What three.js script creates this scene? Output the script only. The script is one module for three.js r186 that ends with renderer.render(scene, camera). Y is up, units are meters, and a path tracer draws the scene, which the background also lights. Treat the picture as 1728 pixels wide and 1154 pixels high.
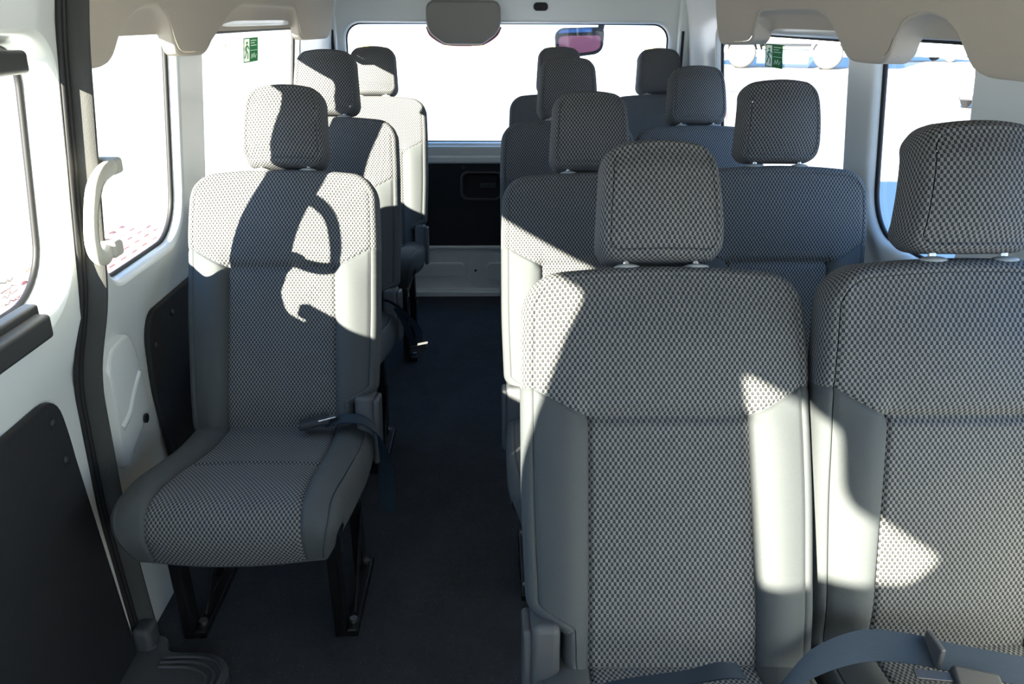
import * as THREE from 'three';
import { RoundedBoxGeometry } from 'three/addons/geometries/RoundedBoxGeometry.js';
import { mergeGeometries, mergeVertices, toCreasedNormals } from 'three/addons/utils/BufferGeometryUtils.js';

// ------------------------------------------------------------------ camera, sky, sun, exposure
const scene = new THREE.Scene();
const renderer = new THREE.WebGLRenderer({ antialias: true });
renderer.toneMapping = THREE.LinearToneMapping;
renderer.toneMappingExposure = 2.4;
renderer.shadowMap.enabled = true;
const rad = THREE.MathUtils.degToRad;
const camera = new THREE.PerspectiveCamera(2 * Math.atan(577 / 1378.85) * 180 / Math.PI, 1728 / 1154, 0.05, 500);
camera.position.set(0, 0.912, 0);
camera.rotation.order = 'YXZ';
camera.rotation.set(-rad(21.612), -rad(1.498), rad(0.268));
scene.add(camera);

const SKY = 1.05;
{
  const w = 128, h = 64, data = new Float32Array(w * h * 4);
  for (let j = 0; j < h; j++) for (let i = 0; i < w; i++) {
    const el = ((j + 0.5) / h - 0.5) * Math.PI, t = Math.pow(Math.max(0, Math.sin(el)), 0.45);
    const c = [0.66 - 0.46 * t, 0.98 - 0.47 * t, 1.38 - 0.24 * t];
    const o = (j * w + i) * 4;
    for (let k = 0; k < 3; k++) data[o + k] = c[k] * SKY;
    data[o + 3] = 1;
  }
  const sky = new THREE.DataTexture(data, w, h, THREE.RGBAFormat, THREE.FloatType);
  sky.mapping = THREE.EquirectangularReflectionMapping;
  sky.magFilter = sky.minFilter = THREE.LinearFilter;
  sky.needsUpdate = true;
  scene.background = sky; scene.environment = sky;
}
const sunDir = new THREE.Vector3(1, -0.518, -1.50).normalize();      // the way the light travels
const sun = new THREE.DirectionalLight(new THREE.Color(1.0, 0.93, 0.78), 20);
sun.position.copy(sunDir).multiplyScalar(-20).add(new THREE.Vector3(0, 0.5, -2));
sun.target.position.set(0, 0.5, -2);
sun.castShadow = true;
sun.shadow.mapSize.set(4096, 4096);
Object.assign(sun.shadow.camera, { left: -6, right: 6, top: 4, bottom: -4, near: 1, far: 60 });
scene.add(sun, sun.target);

// ------------------------------------------------------------------ helpers
let seed = 20240611;
const rnd = () => { seed = (seed * 1664525 + 1013904223) >>> 0; return seed / 4294967296; };
const V = (x, y, z) => new THREE.Vector3(x, y, z);
const lerp = (a, b, t) => a + (b - a) * t, clamp = (x, a, b) => Math.min(b, Math.max(a, x));
const sstep = (a, b, x) => { const t = clamp((x - a) / (b - a), 0, 1); return t * t * (3 - 2 * t); };
const used = {};
const numbered = (n) => { const k = used[n] = (used[n] ?? -1) + 1; return k ? n + '_' + String(k).padStart(3, '0') : n; };
function setup(o) { o.traverse((m) => { if (m.isMesh) { m.castShadow = true; m.receiveShadow = true; } }); return o; }
function obj(name, geos, material, parent = scene) {
  const list = (Array.isArray(geos) ? geos : [geos]).map((g) => {
    const q = g.index ? g.toNonIndexed() : g;
    for (const k of Object.keys(q.attributes)) if (!['position', 'normal', 'uv'].includes(k)) q.deleteAttribute(k);
    return q;
  });
  const m = new THREE.Mesh(Array.isArray(geos) && geos.length > 1 ? mergeGeometries(list) : Array.isArray(geos) ? geos[0] : geos, material);
  m.name = parent === scene ? numbered(name) : name;
  parent.add(m);
  return setup(m);
}
function thing(name, label, category, pos = [0, 0, 0], turn = 0, group) {
  const o = new THREE.Group(); o.name = numbered(name); scene.add(o);
  o.position.set(...pos); o.rotation.y = turn;
  o.userData = { label, category };
  if (group) o.userData.group = group;
  return o;
}
function structure(name, geos, material) { const m = obj(name, geos, material); m.userData.kind = 'structure'; return m; }
function structGroup(name) { const o = new THREE.Group(); o.name = numbered(name); scene.add(o); o.userData.kind = 'structure'; return o; }

// a sheet of (nu+1)x(nv+1) points
function grid(nu, nv, fn, uvf, flip) {
  const p = [], uv = [], ix = [];
  for (let j = 0; j <= nv; j++) for (let i = 0; i <= nu; i++) {
    const q = fn(i / nu, j / nv, i, j); p.push(q.x, q.y, q.z);
    const t = uvf ? uvf(i / nu, j / nv, i, j, q) : [i / nu, j / nv]; uv.push(t[0], t[1]);
  }
  for (let j = 0; j < nv; j++) for (let i = 0; i < nu; i++) {
    const a = j * (nu + 1) + i, b = a + 1, c = a + nu + 1, d = c + 1;
    if (flip) ix.push(a, c, b, b, c, d); else ix.push(a, b, c, b, d, c);
  }
  const g = new THREE.BufferGeometry();
  g.setAttribute('position', new THREE.Float32BufferAttribute(p, 3));
  g.setAttribute('uv', new THREE.Float32BufferAttribute(uv, 2));
  g.setIndex(ix); g.computeVertexNormals();
  return g;
}
const box = (x0, x1, y0, y1, z0, z1, r = 0.004, seg = 2) => {
  const g = new RoundedBoxGeometry(Math.abs(x1 - x0), Math.abs(y1 - y0), Math.abs(z1 - z0), seg, Math.min(r, Math.abs(x1 - x0) / 2.01, Math.abs(y1 - y0) / 2.01, Math.abs(z1 - z0) / 2.01));
  g.translate((x0 + x1) / 2, (y0 + y1) / 2, (z0 + z1) / 2); return g;
};
const curve = (pts, tension = 0.5) => new THREE.CatmullRomCurve3(pts.map((p) => V(...p)), false, 'catmullrom', tension);
const tube = (pts, r, n = 40, closed = false, rs = 8) => new THREE.TubeGeometry(new THREE.CatmullRomCurve3(pts.map((p) => (p.isVector3 ? p : V(...p))), closed, 'centripetal'), n, r, rs, closed);
const bar = (a, b, w, d, r = 0.003) => {                        // a straight bar from a to b, w across, d deep
  const A = V(...a), B = V(...b), L = A.distanceTo(B), g = new RoundedBoxGeometry(w, L, d, 2, Math.min(r, w / 2.01, d / 2.01));
  const q = new THREE.Quaternion().setFromUnitVectors(V(0, 1, 0), B.clone().sub(A).normalize());
  g.applyQuaternion(q); g.translate((A.x + B.x) / 2, (A.y + B.y) / 2, (A.z + B.z) / 2); return g;
};
const cyl = (r0, r1, h, at, axis = 'y', n = 20) => {
  const g = new THREE.CylinderGeometry(r0, r1, h, n);
  if (axis === 'x') g.rotateZ(Math.PI / 2); if (axis === 'z') g.rotateX(Math.PI / 2);
  g.translate(...at); return g;
};
// a strip of webbing: centre line and the direction across it
function ribbon(pts, across, width, n = 50, thick = 0.0016) {
  const c = curve(pts), ac = curve(across);
  const top = grid(8, n, (u, v) => { const p = c.getPoint(v), a = ac.getPoint(v).normalize(); return p.addScaledVector(a, (u - 0.5) * width); }, (u, v) => [u * width, v * c.getLength()]);
  const nor = top.attributes.normal, pos = top.attributes.position, bot = top.clone();
  for (let i = 0; i < pos.count; i++) bot.attributes.position.setXYZ(i, pos.getX(i) - nor.getX(i) * thick, pos.getY(i) - nor.getY(i) * thick, pos.getZ(i) - nor.getZ(i) * thick);
  return [top, bot];
}

// ------------------------------------------------------------------ textures
function tex(n, m, fn, srgb) {
  const d = new Uint8Array(n * m * 4);
  for (let j = 0; j < m; j++) for (let i = 0; i < n; i++) {
    const c = fn((i + 0.5) / n, (j + 0.5) / m, i, j), o = (j * n + i) * 4;
    if (typeof c === 'number') d[o] = d[o + 1] = d[o + 2] = clamp(c * 255, 0, 255); else for (let k = 0; k < 3; k++) d[o + k] = clamp(c[k] * 255, 0, 255);
    d[o + 3] = 255;
  }
  const t = new THREE.DataTexture(d, n, m, THREE.RGBAFormat);
  t.wrapS = t.wrapT = THREE.RepeatWrapping; t.magFilter = THREE.LinearFilter; t.minFilter = THREE.LinearMipmapLinearFilter; t.generateMipmaps = true;
  if (srgb) t.colorSpace = THREE.SRGBColorSpace;
  t.needsUpdate = true; return t;
}
const noiseGrid = (n) => { const a = new Float32Array(n * n); for (let i = 0; i < n * n; i++) a[i] = rnd(); return (u, v) => {
  const x = (u * n + n * 8) % n, y = (v * n + n * 8) % n, i = Math.floor(x), j = Math.floor(y), f = x - i, g = y - j, s = f * f * (3 - 2 * f), t = g * g * (3 - 2 * g);
  const A = (p, q) => a[((q % n) * n) + (p % n)];
  return lerp(lerp(A(i, j), A(i + 1, j), s), lerp(A(i, j + 1), A(i + 1, j + 1), s), t); }; };
const N16 = noiseGrid(16), N64 = noiseGrid(64), N128 = noiseGrid(128);
const rep = (t, w, h) => { t.repeat.set(1 / w, 1 / h); return t; };

// woven checker: light pads with dark pits between, 4 mm cells
const CELLS = 16, CW = 0.00405, CH = 0.0058;
function weave(u, v) {
  const x = u * CELLS, y = v * CELLS, i = Math.floor(x), j = Math.floor(y), dark = (i + j) % 2 === 1;
  const fx = x - i - 0.5, fy = y - j - 0.5, f = Math.sin(Math.PI * x) * Math.sin(Math.PI * y);   // negative in the pits
  let pit = sstep(0.22, -0.42, f);
  if (dark) pit -= 0.4 * (1 - sstep(0.08, 0.24, Math.hypot(fx, (fy - 0.16) * 0.8)));
  const yarn = 0.5 + 0.5 * Math.sin((x * 4 + (dark ? 0.5 : 0)) * Math.PI * 2);
  return [pit, yarn];
}
const fabricColor = rep(tex(512, 512, (u, v) => {
  const [pit, yarn] = weave(u, v), n = N64(u, v) * 0.5 + N128(u, v) * 0.5;
  const L = lerp(0.50, 0.175, pit) * (0.90 + 0.12 * yarn * (1 - pit)) * (0.93 + 0.14 * n);
  return [L * 0.985, L, L * 1.0];
}, true), CELLS * CW, CELLS * CH);
const fabricBump = rep(tex(512, 512, (u, v) => { const [pit, yarn] = weave(u, v); return (1 - pit) * 0.85 + 0.1 * yarn; }), CELLS * CW, CELLS * CH);
const twillFn = (u, v) => { const a = Math.sin((u * 20 + v * 20) * Math.PI * 2), b = Math.sin((u * 20 - v * 40) * Math.PI * 2); return 0.5 + 0.28 * a + 0.12 * b; };
const twillBump = rep(tex(256, 256, twillFn), 0.03, 0.03);
const twillColor = rep(tex(256, 256, (u, v) => { const L = 0.305 + 0.04 * (twillFn(u, v) - 0.5) + 0.04 * (N64(u, v) - 0.5); return [L * 0.945, L, L * 1.015]; }, true), 0.03, 0.03);
const grain = rep(tex(256, 256, (u, v) => 0.5 * N64(u, v) + 0.5 * N128(u, v)), 0.06, 0.06);
const carpetBump = rep(tex(256, 256, () => rnd()), 0.12, 0.12);
const carpetColor = rep(tex(512, 512, (u, v) => { const n = 0.6 * N16(u, v) + 0.4 * N64(u, v), s = rnd(), L = 0.20 + 0.05 * n + 0.06 * s + (rnd() > 0.9985 ? 0.35 : 0); return [L * 0.92, L * 0.98, L * 1.08]; }, true), 0.8, 0.8);
const webBump = rep(tex(64, 64, (u, v) => 0.5 + 0.5 * Math.sin(u * 16 * Math.PI * 2)), 0.05, 0.05);

// ------------------------------------------------------------------ materials
const std = (p) => new THREE.MeshStandardMaterial({ side: THREE.DoubleSide, ...p });
const phys = (p) => new THREE.MeshPhysicalMaterial({ side: THREE.DoubleSide, ...p });
const lin = (r, g, b) => new THREE.Color().setRGB(r, g, b);
const M = {
  pattern: phys({ map: fabricColor, bumpMap: fabricBump, bumpScale: 0.0011, roughness: 0.95, sheen: 0.25, sheenRoughness: 0.6 }),
  plain: phys({ map: twillColor, bumpMap: twillBump, bumpScale: 0.0003, roughness: 0.85, sheen: 0.25, sheenRoughness: 0.5 }),
  guide: std({ color: lin(0.36, 0.38, 0.37), roughness: 0.45 }),
  chrome: std({ color: lin(0.75, 0.75, 0.75), roughness: 0.18, metalness: 1 }),
  blackPlastic: std({ color: lin(0.03, 0.032, 0.035), roughness: 0.42, bumpMap: grain, bumpScale: 0.0002 }),
  greyPlastic: std({ color: lin(0.075, 0.08, 0.085), roughness: 0.38, bumpMap: grain, bumpScale: 0.0002 }),
  blackSteel: std({ color: lin(0.012, 0.012, 0.013), roughness: 0.35, metalness: 0.3 }),
  bolt: std({ color: lin(0.45, 0.45, 0.44), roughness: 0.3, metalness: 1 }),
  paint: phys({ color: lin(0.80, 0.84, 0.82), roughness: 0.35, clearcoat: 0.6, clearcoatRoughness: 0.15 }),
  rubber: std({ color: lin(0.007, 0.007, 0.008), roughness: 0.6 }),
  sealBand: std({ color: lin(0.048, 0.050, 0.048), roughness: 0.75, bumpMap: grain, bumpScale: 0.0005 }),
  blackPanel: std({ color: lin(0.012, 0.013, 0.016), roughness: 0.7, bumpMap: grain, bumpScale: 0.0005 }),
  headliner: std({ color: lin(0.53, 0.48, 0.40), roughness: 0.95, bumpMap: grain, bumpScale: 0.0006 }),
  carpet: std({ map: carpetColor, bumpMap: carpetBump, bumpScale: 0.002, roughness: 1 }),
  cream: std({ color: lin(0.66, 0.64, 0.54), roughness: 0.5, bumpMap: grain, bumpScale: 0.0003 }),
  housing: std({ color: lin(0.24, 0.235, 0.215), roughness: 0.5 }),
  pane: phys({ color: lin(0.97, 0.985, 0.98), roughness: 0.0, transmission: 1, thickness: 0, ior: 1.45 }),
  web: std({ color: lin(0.020, 0.036, 0.055), roughness: 0.7, bumpMap: webBump, bumpScale: 0.00015 }),
  asphalt: std({ color: lin(0.42, 0.40, 0.375), roughness: 0.95 }),
};

// ------------------------------------------------------------------ the van's shell
const FLOOR = -0.42, ROOF = 1.17;
const PROF = {
  L: [[-0.42, -0.795], [-0.05, -0.818], [0.27, -0.814], [0.385, -0.772], [0.905, -0.718], [1.17, -0.66]],
  R: [[-0.42, 0.99], [-0.05, 1.022], [0.27, 1.012], [0.385, 0.957], [0.905, 0.905], [1.17, 0.85]],
};
const OUT = { L: -1, R: 1 };
function xw(s, y) { const p = PROF[s]; for (let i = 0; i < p.length - 1; i++) if (y <= p[i + 1][0]) return lerp(p[i][1], p[i + 1][1], (y - p[i][0]) / (p[i + 1][0] - p[i][0])); return p.at(-1)[1]; }
const onWall = (s, z, y, off = 0) => V(xw(s, y) + OUT[s] * off, y, z);      // off > 0 is outwards
// rounded rectangle in (z, y); radii for the corners low-z/low-y, high-z/low-y, high-z/high-y, low-z/high-y
function rr(z0, z1, y0, y1, r, n = 10) {
  const out = [], c = [[z0 + r[0], y0 + r[0], r[0], Math.PI], [z1 - r[1], y0 + r[1], r[1], 1.5 * Math.PI], [z1 - r[2], y1 - r[2], r[2], 0], [z0 + r[3], y1 - r[3], r[3], 0.5 * Math.PI]];
  for (const [cz, cy, q, a0] of c) for (let k = 0; k <= n; k++) { const a = a0 + (k / n) * Math.PI / 2; out.push([cz + q * Math.cos(a), cy + q * Math.sin(a)]); }
  return out;
}
const shapeOf = (pts, holes = []) => { const s = new THREE.Shape(pts.map(([a, b]) => new THREE.Vector2(a, b))); for (const h of holes) s.holes.push(new THREE.Path(h.map(([a, b]) => new THREE.Vector2(a, b)))); return s; };
// a slab of wall between two heights, bent to the profile; th is its thickness outwards
function wallSlab(s, pts, holes = [], th = 0.028, off = 0) {
  const g = new THREE.ExtrudeGeometry(shapeOf(pts, holes), { depth: th, bevelEnabled: false, curveSegments: 4 }), p = g.attributes.position;
  for (let i = 0; i < p.count; i++) { const z = p.getX(i), y = p.getY(i), d = p.getZ(i) + off; p.setXYZ(i, xw(s, y) + OUT[s] * d, y, z); }
  if (s === 'L') { for (let i = 0; i < p.count; i += 3) { const a = [p.getX(i), p.getY(i), p.getZ(i)]; p.setXYZ(i, p.getX(i + 2), p.getY(i + 2), p.getZ(i + 2)); p.setXYZ(i + 2, ...a); } }
  g.computeVertexNormals(); return g;
}
const band = (z0, z1, y0, y1) => [[z0, y0], [z1, y0], [z1, y1], [z0, y1]];
const YK = [-0.42, -0.05, 0.27, 0.385, 0.905, 1.17];
function wallRun(s, z0, z1, holes, knots = YK) {
  const gs = [];
  for (let k = 0; k + 1 < knots.length; k++) gs.push(wallSlab(s, band(z0, z1, knots[k], knots[k + 1]), k === 3 ? holes : []));
  return gs;
}
// a window: outline of its glass, the flared reveal from the wall's hole to it, rubber gasket and pane
const FLARE = 0.020, DEEP = 0.03;
function glassOf(z0, z1, y0, y1, r, top = 0.903) { return { z0, z1, y0, y1, r, glass: rr(z0, z1, y0, y1, r), hole: rr(z0 - FLARE, z1 + FLARE, Math.max(y0 - FLARE, 0.387), Math.min(y1 + FLARE, top), r.map((q) => q + FLARE * 0.9)) }; }
function addWindow(s, w, name) {
  const g = structGroup(name), n = w.glass.length, DP = w.deep ?? DEEP;
  const prof = (k) => [k, Math.sin(k * Math.PI / 2), 1 - Math.cos(k * Math.PI / 2)];
  obj('reveal', grid(n, 6, (u, v, i) => {
    const a = w.hole[i % n], b = w.glass[i % n], t = prof(v);
    return onWall(s, lerp(a[0], b[0], t[1]), lerp(a[1], b[1], t[1]), DP * t[2]);
  }, null, s === 'L'), M.paint, g);
  const line = w.glass.map(([z, y]) => onWall(s, z, y, DP - 0.004));
  obj('gasket', tube(line, 0.0065, 200, true, 6), M.rubber, g);
  const sh = new THREE.ShapeGeometry(shapeOf(w.glass)), p = sh.attributes.position;
  for (let i = 0; i < p.count; i++) { const q = onWall(s, p.getX(i), p.getY(i), DP); p.setXYZ(i, q.x, q.y, q.z); }
  sh.computeVertexNormals();
  obj('pane', sh, M.pane, g);
  return g;
}
const winLA = { glass: rr(-1.450, -0.25, 0.438, 0.870, [0.10, 0.09, 0.05, 0.07]), hole: rr(-1.459, -0.23, 0.40, 0.895, [0.13, 0.10, 0.06, 0.08]), deep: 0.065 };
const winLB = glassOf(-2.015, -1.595, 0.408, 0.884, [0.10, 0.07, 0.05, 0.05]);
const winLC = glassOf(-3.33, -2.215, 0.408, 0.874, [0.07, 0.07, 0.03, 0.03]);
const sunOpeningLF = (() => { const o = corner([[0.50, 0.985], [0.72, 0.71], [1.06, 0.81], [1.12, 0.88], [0.86, 0.895], [0.79, 0.985]].reverse(), 0.03); return { glass: o, hole: o.map(([z, y]) => [z + (z - 0.8) * 0.05, y + (y - 0.85) * 0.05]), deep: 0.02 }; })();  // unseen opening, its outline shaped to place the sun patches
const sunOpeningLQ = glassOf(-0.06, 0.125, 0.60, 0.975, [0.03, 0.03, 0.03, 0.03], 1.1);  // unseen pane added to let a slim sun patch through
const winRA = glassOf(-1.36, -0.30, 0.408, 0.870, [0.09, 0.09, 0.05, 0.05]);
const winRB = glassOf(-2.03, -1.615, 0.408, 0.872, [0.11, 0.07, 0.06, 0.05]);
const winRC = glassOf(-3.50, -2.20, 0.408, 0.862, [0.07, 0.07, 0.03, 0.03]);
const winRF = glassOf(0.12, 0.98, 0.42, 0.884, [0.07, 0.07, 0.20, 0.05]);

const smoothWall = (gs) => toCreasedNormals(mergeGeometries(gs), 0.6);
structure('wall_left', smoothWall(wallRun('L', -4.06, -1.462, [winLB.hole, winLC.hole])), M.paint);
structure('wall_right', smoothWall(wallRun('R', -4.06, 1.3, [winRA.hole, winRB.hole, winRC.hole, winRF.hole])), M.paint);
structure('wall_front_left', smoothWall(wallRun('L', -0.16, 1.3, [sunOpeningLF.hole, sunOpeningLQ.hole], [-0.42, -0.05, 0.27, 0.385, 1.06, 1.17])), M.paint);  // out of view; its openings and the bar between are shaped for sunlight
const slidingDoor = structGroup('door_1');
obj('door_panel', smoothWall(wallRun('L', -1.462, -0.16, [winLA.hole])), M.paint, slidingDoor);
[['L', winLA], ['L', winLB], ['L', winLC], ['R', winRA], ['R', winRB], ['R', winRC], ['L', sunOpeningLF], ['L', sunOpeningLQ], ['R', winRF]].forEach(([s, w], i) => addWindow(s, w, 'window_' + (i + 1)));  // the two front left windows are unseen, added to shape the sunlight

structure('floor', box(-0.86, 1.05, FLOOR - 0.05, FLOOR, -4.02, 1.3, 0.002), M.carpet);
{ const uv = scene.getObjectByName('floor').geometry, p = uv.attributes.position; for (let i = 0; i < p.count; i++) uv.attributes.uv.setXY(i, p.getX(i), p.getZ(i)); }
structure('ceiling', box(-0.72, 0.92, ROOF - 0.01, ROOF + 0.04, -4.08, 1.32, 0.004), M.headliner);

// front of the cab: bulkhead, windscreen and dashboard stand behind the camera
{
  const g = structGroup('wall_front');
  const plate = new THREE.ExtrudeGeometry(shapeOf([[-0.86, -0.45], [1.05, -0.45], [1.05, 1.2], [-0.86, 1.2]], [rr(-0.66, 0.84, 0.34, 1.12, [0.08, 0.08, 0.10, 0.10])]), { depth: 0.03, bevelEnabled: false });
  plate.translate(0, 0, 1.3); obj('bulkhead', plate, M.paint, g);
  const pane = new THREE.ShapeGeometry(shapeOf(rr(-0.66, 0.84, 0.34, 1.12, [0.08, 0.08, 0.10, 0.10]))); pane.translate(0, 0, 1.31); obj('windscreen', pane, M.pane, g);
}

// rear wall and tailgate
const ZR = -4.03;
const rearGlass = rr(-0.672, 0.832, 0.352, 0.888, [0.05, 0.05, 0.07, 0.07]);
{
  const wr = structGroup('wall_rear');
  const ring = new THREE.ExtrudeGeometry(shapeOf([[-0.86, -0.45], [1.05, -0.45], [1.05, 1.2], [-0.86, 1.2]], [rr(-0.715, 0.878, -0.40, 1.155, [0.03, 0.03, 0.03, 0.03])]), { depth: 0.06, bevelEnabled: true, bevelSize: 0.008, bevelThickness: 0.008, bevelSegments: 3 });
  ring.translate(0, 0, ZR - 0.04); obj('pillar_ring', ring, M.paint, wr);
  for (const x of [-0.722, 0.886]) obj('seal', tube([V(x, -0.40, ZR + 0.028), V(x, 0.2, ZR + 0.028), V(x, 0.86, ZR + 0.028)], 0.007, 20, false, 6), M.rubber, wr);
  const tg = structGroup('door_2');
  const hole = rr(-0.692, 0.852, 0.335, 0.905, [0.06, 0.06, 0.085, 0.085]);
  const plate = new THREE.ExtrudeGeometry(shapeOf(rr(-0.712, 0.875, -0.40, 1.150, [0.03, 0.03, 0.03, 0.03]), [hole]), { depth: 0.03, bevelEnabled: false });
  plate.translate(0, 0, ZR - 0.05); obj('tailgate_panel', plate, M.paint, tg);
  const n = rearGlass.length;
  obj('reveal', grid(n, 6, (u, v, i) => { const a = hole[i % n], b = rearGlass[i % n]; const t = Math.sin(v * Math.PI / 2); return V(lerp(a[0], b[0], t), lerp(a[1], b[1], t), ZR - 0.02 - 0.03 * (1 - Math.cos(v * Math.PI / 2))); }), M.paint, tg);
  obj('gasket', tube(rearGlass.map(([x, y]) => V(x, y, ZR - 0.047)), 0.006, 200, true, 6), M.rubber, tg);
  const pane = new THREE.ShapeGeometry(shapeOf(rearGlass)); pane.translate(0, 0, ZR - 0.05); obj('pane', pane, M.pane, tg);
  // ledge below the glass, the black panel and the pressed steel below it
  obj('ledge', [box(-0.70, 0.86, 0.285, 0.335, ZR - 0.03, ZR - 0.006, 0.010, 3), box(-0.70, 0.86, 0.250, 0.290, ZR - 0.03, ZR + 0.004, 0.012, 3)], M.paint, tg);
  const bp = new THREE.ExtrudeGeometry(shapeOf(rr(-0.67, 0.83, -0.158, 0.246, [0.03, 0.03, 0.04, 0.04]), [rr(-0.143, 0.047, 0.078, 0.207, [0.03, 0.03, 0.03, 0.03])]), { depth: 0.012, bevelEnabled: true, bevelSize: 0.003, bevelThickness: 0.003, bevelSegments: 2 });
  bp.translate(0, 0, ZR - 0.02); const panel = obj('trim_panel', bp, M.blackPanel, tg);
  const lip0 = rr(-0.152, 0.056, 0.070, 0.215, [0.035, 0.035, 0.035, 0.035]), lip = rr(-0.139, 0.043, 0.082, 0.203, [0.028, 0.028, 0.028, 0.028]), inner = rr(-0.118, 0.022, 0.100, 0.185, [0.02, 0.02, 0.02, 0.02]);
  const nl = lip.length;
  obj('handle_recess', [
    grid(nl, 6, (u, v, i) => { const a = lip0[i % nl], b = lip[i % nl]; return V(lerp(a[0], b[0], v), lerp(a[1], b[1], v), ZR - 0.004 + 0.010 * Math.sin(v * Math.PI)); })], M.greyPlastic, panel);
  obj('recess_tray', [
    grid(nl, 4, (u, v, i) => { const a = lip[i % nl], b = inner[i % nl]; return V(lerp(a[0], b[0], v), lerp(a[1], b[1], v), ZR - 0.004 - 0.0135 * Math.sin(v * Math.PI / 2)); }),
    (() => { const q = new THREE.ShapeGeometry(shapeOf(inner)); q.translate(0, 0, ZR - 0.0175); return q; })()], M.blackPanel, panel);
  obj('latch_lever', [box(-0.055, 0.025, 0.128, 0.158, ZR - 0.018, ZR - 0.004, 0.006), cyl(0.006, 0.006, 0.008, [-0.028, 0.150, ZR - 0.002], 'z')], M.blackPlastic, panel);
  obj('screw', cyl(0.009, 0.009, 0.006, [-0.138, 0.232, ZR - 0.002], 'z'), M.blackPlastic, panel);
  const steel = M.paint;
  const lower = obj('lower_panel', [box(-0.70, 0.86, -0.405, -0.165, ZR - 0.03, ZR - 0.006, 0.004)], steel, tg);
  const emb = (pts, d) => { const e = new THREE.ExtrudeGeometry(shapeOf(pts), { depth: d, bevelEnabled: true, bevelSize: 0.008, bevelThickness: 0.006, bevelSegments: 4 }); e.translate(0, 0, ZR - 0.010); return e; };
  obj('top_rib', box(-0.68, 0.84, -0.176, -0.160, ZR - 0.02, ZR + 0.008, 0.006, 3), steel, lower);
  obj('pressing', emb(rr(-0.60, -0.145, -0.315, -0.255, [0.02, 0.02, 0.02, 0.02]), 0.004), steel, lower);
  obj('cover_plate', [emb(rr(-0.105, 0.34, -0.385, -0.205, [0.05, 0.05, 0.05, 0.05]), 0.002), emb(rr(-0.02, 0.25, -0.335, -0.255, [0.02, 0.02, 0.02, 0.02]), 0.012)], steel, lower);
  obj('plate_hole', cyl(0.006, 0.006, 0.004, [-0.083, -0.29, ZR + 0.0], 'z'), M.rubber, lower);
  obj('sill_strip', [box(-0.70, 0.86, -0.420, -0.398, ZR - 0.03, ZR + 0.022, 0.006, 3), box(-0.70, 0.86, -0.398, -0.385, ZR - 0.03, ZR + 0.010, 0.004, 3)], M.paint, tg);
  obj('cable_hole', (() => { const q = new THREE.ExtrudeGeometry(shapeOf(rr(0.197, 0.264, 0.944, 0.980, [0.017, 0.017, 0.017, 0.017])), { depth: 0.004, bevelEnabled: false }); q.translate(0, 0, ZR - 0.018); return q; })(), M.rubber, tg);
}
{
  const t = thing('brake_lamp_housing', 'grey trapezoid brake lamp cover above the rear window', 'lamp cover', [0, 0, 0]);
  const out = [[-0.281, 0.975], [0.034, 0.975], [0.036, 0.885], [0.018, 0.850], [-0.036, 0.813], [-0.050, 0.809], [-0.200, 0.809], [-0.214, 0.813], [-0.268, 0.850], [-0.283, 0.885]];
  const e = new THREE.ExtrudeGeometry(shapeOf(corner(out, 0.03)), { depth: 0.030, bevelEnabled: true, bevelSize: 0.012, bevelThickness: 0.026, bevelSegments: 6 });
  e.translate(0, 0, ZR - 0.015); obj('cover', e, M.housing, t);
  const rim = out.slice(2).map(([x, y]) => V(x + (x + 0.125) * 0.07, y - 0.011, ZR - 0.012));
  obj('lens_rim', tube(rim, 0.006, 60, false, 6), std({ color: lin(0.55, 0.16, 0.17), roughness: 0.3 }), t);
}

// roof lining that hangs over the windows in lobes
function valance(s, A, xin, name) {
  const c = new THREE.CatmullRomCurve3(A.map(([z, y]) => V(0, y, z)), false, 'catmullrom', 0.3), n = 220, P = c.getSpacedPoints(n), o = OUT[s];
  const yb = (y) => Math.min(y, 0.876);
  const inner = (y) => xin - o * 0.03 * (y - 0.9) / 0.27;
  const gs = [];
  gs.push(grid(n, 8, (u, v, i) => { const y = lerp(P[i].y + 0.010, ROOF, v); return V(inner(y), y, P[i].z); }, (u, v, i, j, q) => [q.z, q.y]));
  gs.push(grid(n, 8, (u, v, i) => {
    const p = P[i], T = P[Math.min(i + 1, n)].clone().sub(P[Math.max(i - 1, 0)]).normalize(), nz = 0; // roll the edge over, then run out to the window
    const a = v * Math.PI / 2;
    if (v <= 0.5) { const k = v * 2 * Math.PI / 2; return V(inner(p.y) + o * 0.010 * (1 - Math.cos(k)), p.y + 0.010 * (1 - Math.sin(k)), p.z); }
    const k = (v - 0.5) * 2; return V(lerp(inner(p.y) + o * 0.010, xw(s, yb(p.y)) + o * 0.004, k), lerp(p.y, yb(p.y), k * k), p.z);
  }, (u, v, i, j, q) => [q.z, q.x + q.y]));
  for (const e of [0, n]) gs.push(grid(4, 6, (u, v) => { const y = lerp(P[e].y, ROOF, v); return V(lerp(inner(y), xw(s, y), u), y, P[e].z); }));
  return structure(name, gs, M.headliner);
}
const lobesL = [[-1.50, 0.826], [-1.565, 0.826], [-1.60, 0.832], [-1.622, 0.845], [-1.65, 0.876], [-1.70, 0.905], [-1.76, 0.925], [-1.84, 0.930], [-1.90, 0.905], [-1.93, 0.862], [-1.955, 0.838], [-1.99, 0.828], [-2.13, 0.826], [-2.165, 0.836], [-2.20, 0.856], [-2.27, 0.884], [-2.36, 0.920], [-2.48, 0.940], [-2.7, 0.942], [-3.1, 0.940], [-3.17, 0.90], [-3.21, 0.855], [-3.25, 0.838], [-3.30, 0.832], [-3.72, 0.828], [-3.79, 0.835], [-3.83, 0.860], [-3.87, 0.95], [-3.88, 1.05]];
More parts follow.
